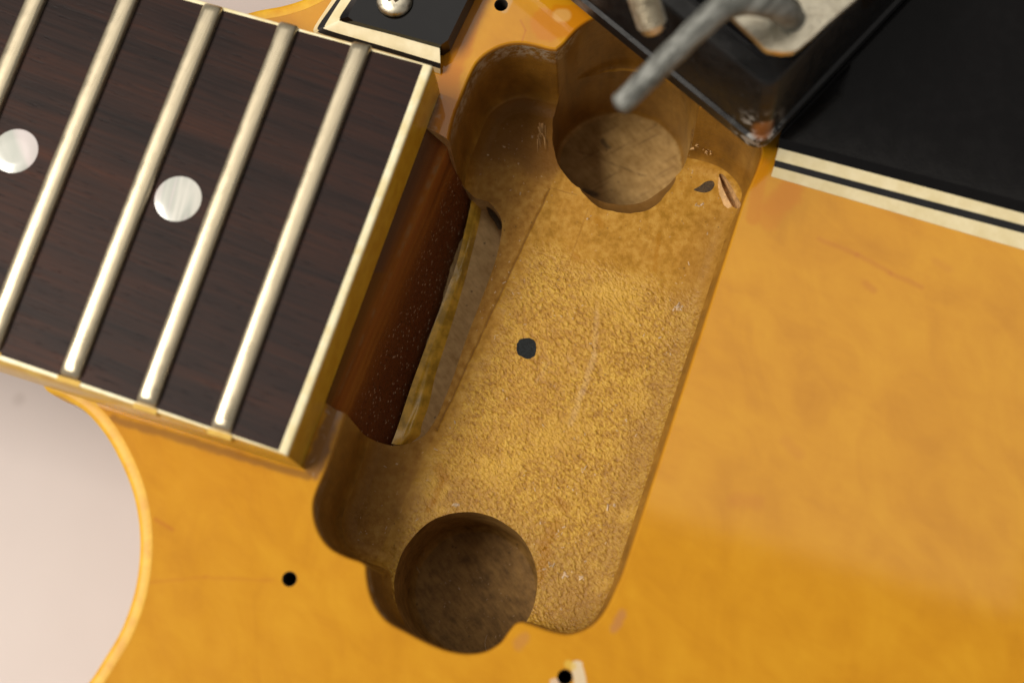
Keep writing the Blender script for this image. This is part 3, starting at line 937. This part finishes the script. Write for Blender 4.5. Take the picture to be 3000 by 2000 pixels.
for a, b in ends:
    v, f = fret(a, b)
    mesh_obj('fret', v, f, M['fret'], fboard, 50)
    # binding nibs left standing at the fret's ends
    for e, oth, io in ((b, a, dlo),):
        dd = (e-oth).normalized(); sd = Vector((dd.y, -dd.x, 0))
        c = e+dd*0.12
        q = []
        for s, t_, z in ((-2.0, 0, 0.05), (2.0, 0, 0.05), (2.0, 0.72, -0.1), (-2.0, 0.72, -0.1)):
            q.append((s, t_, z))
        v = []
        for s, t_, z in q: v.append(c+sd*s*0.9+dd*t_+Vector((0, 0, z-0.8)))
        for s, t_, z in q: v.append(c+sd*s*0.80+dd*(t_*0.95)+Vector((0, 0, z+0.14)))
        f = [(0, 1, 2, 3), (4, 5, 6, 7), (0, 1, 5, 4), (1, 2, 6, 5), (2, 3, 7, 6), (3, 0, 4, 7)]
        mesh_obj('binding_nib', v, f, M['nib'], fboard, 30)

# pearl dots
for (px, py, r, rot, sc) in ((45, 443, 67, -0.55, 0.14), (522, 583, 69, 0.12, 0.30)):
    c = at(px, py, ZFB+0.3); R = (at(px+r, py, ZFB+0.3)-c).length
    v, f = lathe([(R*1.0, -0.6), (R*1.0, 0.07), (R*0.985, 0.085), (R*0.5, 0.09), (0.05, 0.09)], 56)
    v = [p+c for p in v]
    mesh_obj('inlay_dot', v, f, mat_pearl(rot, sc), fboard, 30)

# ---- pickguard: black plate with a cream-black-cream bevel
ZP = 3.4
lv = {'t': ZP, 'b': ZP-0.9, 'c': ZP-1.75, 'd': ZP-2.3, 'e': 0.05}
def line(pts, z): return [at(p[0], p[1], z) for p in pts]
# right-hand run (from its cut end towards the lower right)
rt = [(2283, 404), (2378, 415+13), (3000, 590), (3700, 775)]
rb = [(2281, 434), (2600, 519), (3000, 626), (3700, 812)]
rc = [(2271, 469), (2600, 556), (3000, 660), (3700, 845)]
rd = [(2267, 488), (2600, 578), (3000, 684), (3700, 869)]
re_ = [(2259, 517), (2600, 616), (3000, 732), (3700, 925)]
# left-hand run (from the upper edge round the corner to its cut end)
lt = [(1120, -115), (1052, -10), (1024, 36), (1020, 50), (1036, 62), (1160, 96), (1292, 132)]
lb = [(1107, -120), (1031, -4), (999, 44), (996, 56), (1008, 66), (1150, 103), (1288, 142)]
lc = [(1079, -120), (1000, -2), (956, 68), (953, 80), (964, 90), (1150, 144), (1290, 186)]
ld = [(1066, -120), (986, 0), (934, 74), (934, 90), (950, 102), (1150, 158), (1290, 202)]
le = [(1052, -120), (973, 0), (923, 76), (921, 96), (940, 112), (1150, 172), (1290, 217)]
def ribbon(A, B, extra=None):
    v = list(A)+list(B); n = len(A)
    f = [(i, i+1, n+i+1, n+i) for i in range(n-1)]
    return v, f
T = line(rt, ZP); TL = line(lt, ZP)
cutR = line([(2420, -20), (2500, -300), (2450, -420)], ZP)
cutL = line([(1550, -420), (1450, -160), (1372, -5), (1312, 118)], ZP)
back = line([(1250, -420), (1600, -800), (2600, -850), (3700, -500)], ZP)
outline = list(reversed(T)) + cutR + cutL + list(reversed(TL)) + back
tris = tessellate_polygon([[Vector((p.x, p.y, 0)) for p in outline]])
v = list(outline); f = [tuple(t_) for t_ in tris]
nb = len(v)
v += [Vector((p.x, p.y, 0.1)) for p in outline]
for i in range(nb):
    k = (i+1) % nb
    f.append((i, k, nb+k, nb+i))
# black bevel
for A, B in ((T, line(rb, lv['b'])), (TL, line(lb, lv['b']))):
    vv, ff = ribbon(A, B); o0 = len(v); v += vv; f += [tuple(i+o0 for i in q) for q in ff]
guard = mesh_obj('pickguard', v, f, M['black'], guitar, 25)
def ply(name, mat, A, B):
    v, f = ribbon(smooth_path(A, 4), smooth_path(B, 4))
    return mesh_obj(name, v, f, mat, guard, 40)
for b_, c_, d_, e_ in ((rb, rc, rd, re_), (lb, lc, ld, le)):
    ply('cream_ply', M['ply'], line(b_, lv['b']), line(c_, lv['c']))
    ply('black_ply', M['blackply'], line(c_, lv['c']), line(d_, lv['d']))
    ply('cream_ply', M['ply'], line(d_, lv['d']), line(e_, lv['e']))
# screw
sc = at(1157, 4, ZP)
R = (at(1157+54, 4, ZP+1)-at(1157, 4, ZP+1)).length
v, f = lathe([(R*0.93, 0.0), (R, 0.25), (R*0.97, 0.6), (R*0.86, 0.95), (R*0.62, 1.25), (R*0.4, 1.38), (0.05, 1.42)], 48)
head = temp_obj('screw_head', [p+sc for p in v], f, M['nickel'])
def box(c, ax, ay, sx, sy, z0, z1, taper=0.55):
    q = []
    for z, k in ((z0, taper), (z1, 1.0)):
        for a_, b_ in ((-1, -1), (1, -1), (1, 1), (-1, 1)):
            q.append(Vector((c.x, c.y, 0))+ax*(a_*sx*k)+ay*(b_*sy*k)+Vector((0, 0, z)))
    return q, [(3, 2, 1, 0), (4, 5, 6, 7), (0, 1, 5, 4), (1, 2, 6, 5), (2, 3, 7, 6), (3, 0, 4, 7)]
ang = 0.6
ax = Vector((math.cos(ang), math.sin(ang), 0)); ay = Vector((-math.sin(ang), math.cos(ang), 0))
cs = []
for A_, B_ in ((ax, ay), (ay, ax)):
    v, f = box(sc, A_, B_, R*0.46, R*0.15, ZP+0.45, ZP+2.0)
    cs.append(temp_obj('cut', v, f, M['darkchip']))
me = carve(head, cs); drop(head)
me.shade_smooth(); me.set_sharp_from_angle(angle=math.radians(35))
o = bpy.data.objects.new('guard_screw', me); COL.objects.link(o); adopt(o, guard)

# ---- small things on the cavity floor
pt = smooth_path([(1528, 992), (1552, 990), (1568, 1000), (1571, 1022), (1566, 1042), (1548, 1052), (1530, 1045), (1516, 1036), (1513, 1012), (1518, 1000)], 5, True)
pc = at(1543, 1021, ZF)
pt = smooth_path(pt, 3, True)
lp = [[at(p.x, p.y, ZF-0.02).lerp(pc, 0.05*noise.noise(Vector((p.x*.2, p.y*.2, 0)))) for p in pt],
      [at(p.x, p.y, ZF+0.03).lerp(pc, 0.03+0.06*noise.noise(Vector((p.x*.2, p.y*.2, 0)))+0.04*noise.noise(Vector((p.x*.7, p.y*.7, 3)))) for p in pt]]
v, f = loft(lp); mesh_obj('ink_dot', v, f, M['ink'], cavity)
pt = smooth_path([(2032, 556), (2050, 545), (2068, 532), (2088, 530), (2094, 542), (2084, 558), (2066, 565), (2045, 562)], 5, True)
lp = [[at(p.x, p.y, ZF-0.02) for p in pt], [at(p.x, p.y, ZF+0.04).lerp(at(2066, 548, ZF+0.03), 0.06) for p in pt]]
v, f = loft(lp); mesh_obj('dark_knot', v, f, M['darkchip'], cavity)
# the raised pale splinter beside the torn knot
sp = [((2104, 516), (2108, 520), 0.5), ((2102, 540), (2116, 548), 0.7), ((2106, 570), (2130, 578), 0.6), ((2118, 600), (2147, 608), 0.35), ((2124, 614), (2148, 618), 0.1)]
v = []; f = []
for a, b, h in sp:
    v += [at(a[0], a[1], ZF-0.05), at((a[0]+b[0])/2, (a[1]+b[1])/2, ZF+h*0.6), at(b[0], b[1], ZF+h*0.8), at(b[0]+2, b[1], ZF-0.9)]
for i in range(len(sp)-1):
    for j in range(3): f.append((i*4+j, i*4+j+1, i*4+j+5, i*4+j+4))
mesh_obj('splinter', v, f, M['splinter'], cavity, 60)
# torn fibres at the upper bore's rim
v = []; f = []
for k in range(16):
    a = at(1588+random.uniform(-14, 10), 385+random.uniform(-25, 30), ZF+random.uniform(0.05, 0.8))
    b = a+Vector((random.uniform(-0.1, 0.7), random.uniform(-2.6, -0.9), random.uniform(-0.3, 0.4)))
    w = random.uniform(0.04, 0.10)
    o0 = len(v)
    v += [a+Vector((w, 0, 0)), a-Vector((w, 0, 0)), a+Vector((0, 0, w)), b]
    f += [(o0, o0+1, o0+3), (o0+1, o0+2, o0+3), (o0+2, o0, o0+3)]
o = mesh_obj('torn_fibres', v, f, M['splinter'], cavity); o['kind'] = 'stuff'
# ragged slivers where the rout broke out under the pickup's corner
v = []; f = []
for k in range(34):
    px, py = random.uniform(2030, 2125), 0
    py = 412+(px-2030)*0.33+random.uniform(-12, 22)
    z0 = random.uniform(ZF+1.6, ZF+5.0)
    a = at(px, py, z0)
    d_ = Vector((random.uniform(-1, 1), random.uniform(-1, 0.3), random.uniform(-0.2, 0.7))).normalized()*random.uniform(0.35, 1.0)
    w = random.uniform(0.10, 0.28)
    sd = d_.cross(Vector((0, 0, 1))).normalized()*w
    o0 = len(v)
    v += [a+sd, a-sd, a+Vector((0, 0, w*0.8)), a+d_]
    f += [(o0, o0+1, o0+3), (o0+1, o0+2, o0+3), (o0+2, o0, o0+3)]
o = mesh_obj('torn_slivers', v, f, M['splinter'], cavity); o['kind'] = 'stuff'
# dust and chips lying on the floor
inner_floor = offset(cav, -2.6)
v = []; f = []          # ---- dust
def speck(p, s, z):
    a = random.uniform(0, 6.28); l_ = s*random.uniform(0.7, 2.2); w = s*random.uniform(0.35, 0.8); h = s*random.uniform(0.25, 0.6)
    ca, sa = math.cos(a), math.sin(a); o0 = len(v)
    for x, y, zz in ((-l_, -w, 0), (l_*random.uniform(.6, 1), -w*random.uniform(.3, 1), 0), (l_*random.uniform(.7, 1), w, 0), (-l_*random.uniform(.4, 1), w*random.uniform(.5, 1), 0),
                     (-l_*.5, -w*.4, h), (l_*.5, -w*.3, h*random.uniform(.5, 1)), (l_*.4, w*.5, h), (-l_*.3, w*.4, h*random.uniform(.4, 1))):
        v.append(Vector((p.x+x*ca-y*sa, p.y+x*sa+y*ca, z+zz)))
    f.extend([tuple(o0+i for i in q) for q in ((4, 5, 6, 7), (0, 1, 5, 4), (1, 2, 6, 5), (2, 3, 7, 6), (3, 0, 4, 7))])
cnt = 0
while cnt < 330:
    px, py = random.uniform(950, 2200), random.uniform(350, 1850)
    p = xy(at(px, py, ZF))
    if not in_poly(p, inner_floor) or in_poly(p, slot): continue
    if (p-lip[0]).length < lip[1]+0.4 or (p-cU).length < rU+0.4 or (p-cL).length < rL+0.4: continue
    cl = noise.noise(Vector((p.x*0.12, p.y*0.12, 4)))
    if random.random() > (0.9 if px < 1560 and py < 560 else 0.42+cl): continue
    speck(p, random.choice((0.05, 0.06, 0.07, 0.08, 0.10, 0.16)), ZF); cnt += 1
for (px, py, s) in ((1790, 1480, 0.42), (1780, 1795-90, 0.3), (1715, 1375, 0.3), (1660, 1680, 0.4), (1705, 1690, 0.36), (1990, 895, 0.4), (1985, 905, 0.3), (1620, 1655, 0.3), (1340, 1478, 0.4), (1040, 1575, 0.22), (1062, 1560, 0.15), (1640, 1565, 0.2), (1440, 990, 0.16), (2050, 600, 0.3), (2020, 500, 0.3), (1480, 303, 0.4)):
    for _ in range(4): speck(xy(at(px+random.uniform(-12, 12), py+random.uniform(-7, 7), ZF)), s*random.uniform(.4, .8), ZF)
for _ in range(50):
    p = cL+Vector((random.uniform(-1, 1), random.uniform(-1, 1)))*rL*0.68
    speck(p, random.choice((0.05, 0.07, 0.1)), -34)
d = mesh_obj('wood_dust', v, f, M['chip'], cavity); d['kind'] = 'stuff'
# curled fibres in the lower bore
for k, (px, py) in enumerate(((1225, 1625), (1435, 1880))):
    c = at(px, py, -33.6); path = []
    for i in range(14):
        a = i/13*4.2+k*2
        path.append(c+Vector((math.cos(a)*0.9+i*0.06, math.sin(a)*1.2-i*0.12, 0.25+0.2*math.sin(a*2))))
    v, f = tube(path, [0.045]*14, 5); mesh_obj('curled_fibre', v, f, M['chip'], cavity, 60)

# ------------------------------------------------------------------ the pickup taken out, lying on the pickguard
ZB = ZP+0.15
P0 = at(2222, 456, ZB); P1 = at(1650, -35, ZB); P2 = at(2662, -30, ZB)
e1 = (P1-P0).normalized(); e2 = (P2-P0).normalized()
bis = (e1+e2).normalized()
e1 = (Quaternion((0, 0, 1), math.radians(45)) @ bis); e2 = (Quaternion((0, 0, 1), math.radians(-45)) @ bis)
if e1.dot(P1-P0) < e1.dot(P2-P0): e1, e2 = e2, e1
LA, LB = 92.0, 44.0
pickup = empty('pickup', P0+e1*LA/2+e2*LB/2, 'black pickup in its plastic ring lying over the pickguard, grey cable attached', 'guitar pickup')
def rrect(i, r, n=6):
    """rounded rectangle inset by i mm, in the pickup's own frame"""
    pts = []
    for (cx, cy, a0) in ((i+r, i+r, 180), (LA-i-r, i+r, 270), (LA-i-r, LB-i-r, 0), (i+r, LB-i-r, 90)):
        for k in range(n+1):
            a = math.radians(a0+90*k/n)
            pts.append((cx+r*math.cos(a), cy+r*math.sin(a)))
    return pts
def ring_at(i, r, z): return [P0+e1*x+e2*y+Vector((0, 0, z-P0.z)) for x, y in rrect(i, r)]
ZT = 17.5
lp = [ring_at(0.3, 2.2, ZB), ring_at(0.0, 2.4, ZB+0.4), ring_at(0.0, 2.4, ZB+2.6), ring_at(0.5, 2.2, ZB+3.0), ring_at(2.0, 2.0, ZT-0.5), ring_at(2.4, 1.8, ZT), ring_at(4.6, 1.4, ZT), ring_at(4.9, 1.2, ZT-0.4), ring_at(5.2, 1.2, 9.0)]
v, f = loft(lp, True, False)
ringm = mat_ring(P0+(e1+e2)*0.8+Vector((0, 0, 1.0)))
mesh_obj('mounting_ring', v, f, ringm, pickup, 35)
lp = [ring_at(5.2, 1.2, 8.0), ring_at(5.2, 1.2, 9.2), ring_at(9.0, 1.5, 9.2), ring_at(9.2, 1.5, 13.6), ring_at(9.6, 1.5, 14.0)]
v, f = loft(lp, True, True)
coil = mesh_obj('coil', v, f, mat_black('black_coil_tape', (0.007, 0.007, 0.008), 0.45), pickup, 35)
# metal leg with a hole
ZL = 23.5
pl = [Vector(q) for q in ((2060, -35), (2110, 14), (2150, 54), (2205, 106), (2238, 139), (2252, 147), (2290, 153), (2322, 151), (2336, 145), (2380, 110), (2420, 72), (2520, -14), (2640, -130), (2500, -260), (2250, -190))]
hc = (2302, 38); hr = 50
outer = [at(p.x, p.y, ZL) for p in pl]
hole = [at(hc[0]+hr*math.cos(k*math.tau/32), hc[1]+hr*math.sin(k*math.tau/32), ZL) for k in range(32)]
flat2 = lambda L: [Vector((p.x, p.y, 0)) for p in L]
tr = tessellate_polygon([flat2(outer), flat2(hole)])
allp = outer+hole; nn = len(allp); TH = 1.0
v = [Vector((p.x, p.y, ZL)) for p in allp]+[Vector((p.x, p.y, ZL-TH)) for p in allp]
f = [tuple(t_) for t_ in tr]+[tuple(nn+i for i in reversed(t_)) for t_ in tr]
no = len(outer)
for i in range(no): f.append((i, (i+1) % no, nn+(i+1) % no, nn+i))
for i in range(len(hole)):
    a = no+i; b = no+(i+1) % len(hole); f.append((a, b, nn+b, nn+a))
mesh_obj('metal_leg', v, f, M['nickel'], pickup, 35)
# post holding the leg to the coil
ax_c = at(2560, -150, ZL)
v, f = loft(prism_loops(circle(ax_c, 3.0, 20), [(13.9, 0), (ZL-TH+0.05, 0)]))
mesh_obj('leg_post', v, f, M['blackply'], pickup, 40)
# threaded height screw
sa = at(1848, -120, 27.0); sb = at(1918, 94, 20.0)
axis = (sb-sa); Ls = axis.length; axis.normalize()
qx = axis.cross(Vector((0, 0, 1))).normalized(); qy = axis.cross(qx)
profile = []
z = 0.0; R0 = 1.95
while z < Ls-1.4:
    profile += [(R0, z), (R0-0.24, z+0.16), (R0-0.24, z+0.22), (R0, z+0.38)]; z += 0.48
profile += [(R0-0.1, Ls-1.3), (R0-0.4, Ls-0.3), (R0-0.75, Ls), (0.5, Ls), (0.45, Ls-0.5), (0.05, Ls-0.5)]
v, f = lathe(profile, 28)
v = [sa+axis*p.z+qx*p.x+qy*p.y for p in v]
mesh_obj('height_screw', v, f, M['nickel'], pickup, 25)
# cable
kp = [(2330, 75, 20.0), (2318, 58, 23.0), (2296, 36, 26.0), (2250, 14, 28.2), (2185, 6, 29.2), (2120, 22, 29.4), (2060, 70, 29.0), (1990, 138, 28.2), (1915, 212, 27.0), (1850, 276, 25.8), (1806, 318, 25.0)]
kp3 = [at(*k) for k in kp]
path = smooth_path([tuple(p) for p in kp3], 6)
rad = []
for i in range(len(path)):
    s = i/(len(path)-1)
    r = 1.80-0.36*s
    if s > 0.965: r *= math.sqrt(max(0.05, 1-((s-0.965)/0.037)**2))
    rad.append(r)
v, f = tube(path, rad, 20, 0.10)
mesh_obj('shielded_cable', v, f, M['cable'], pickup, 70)
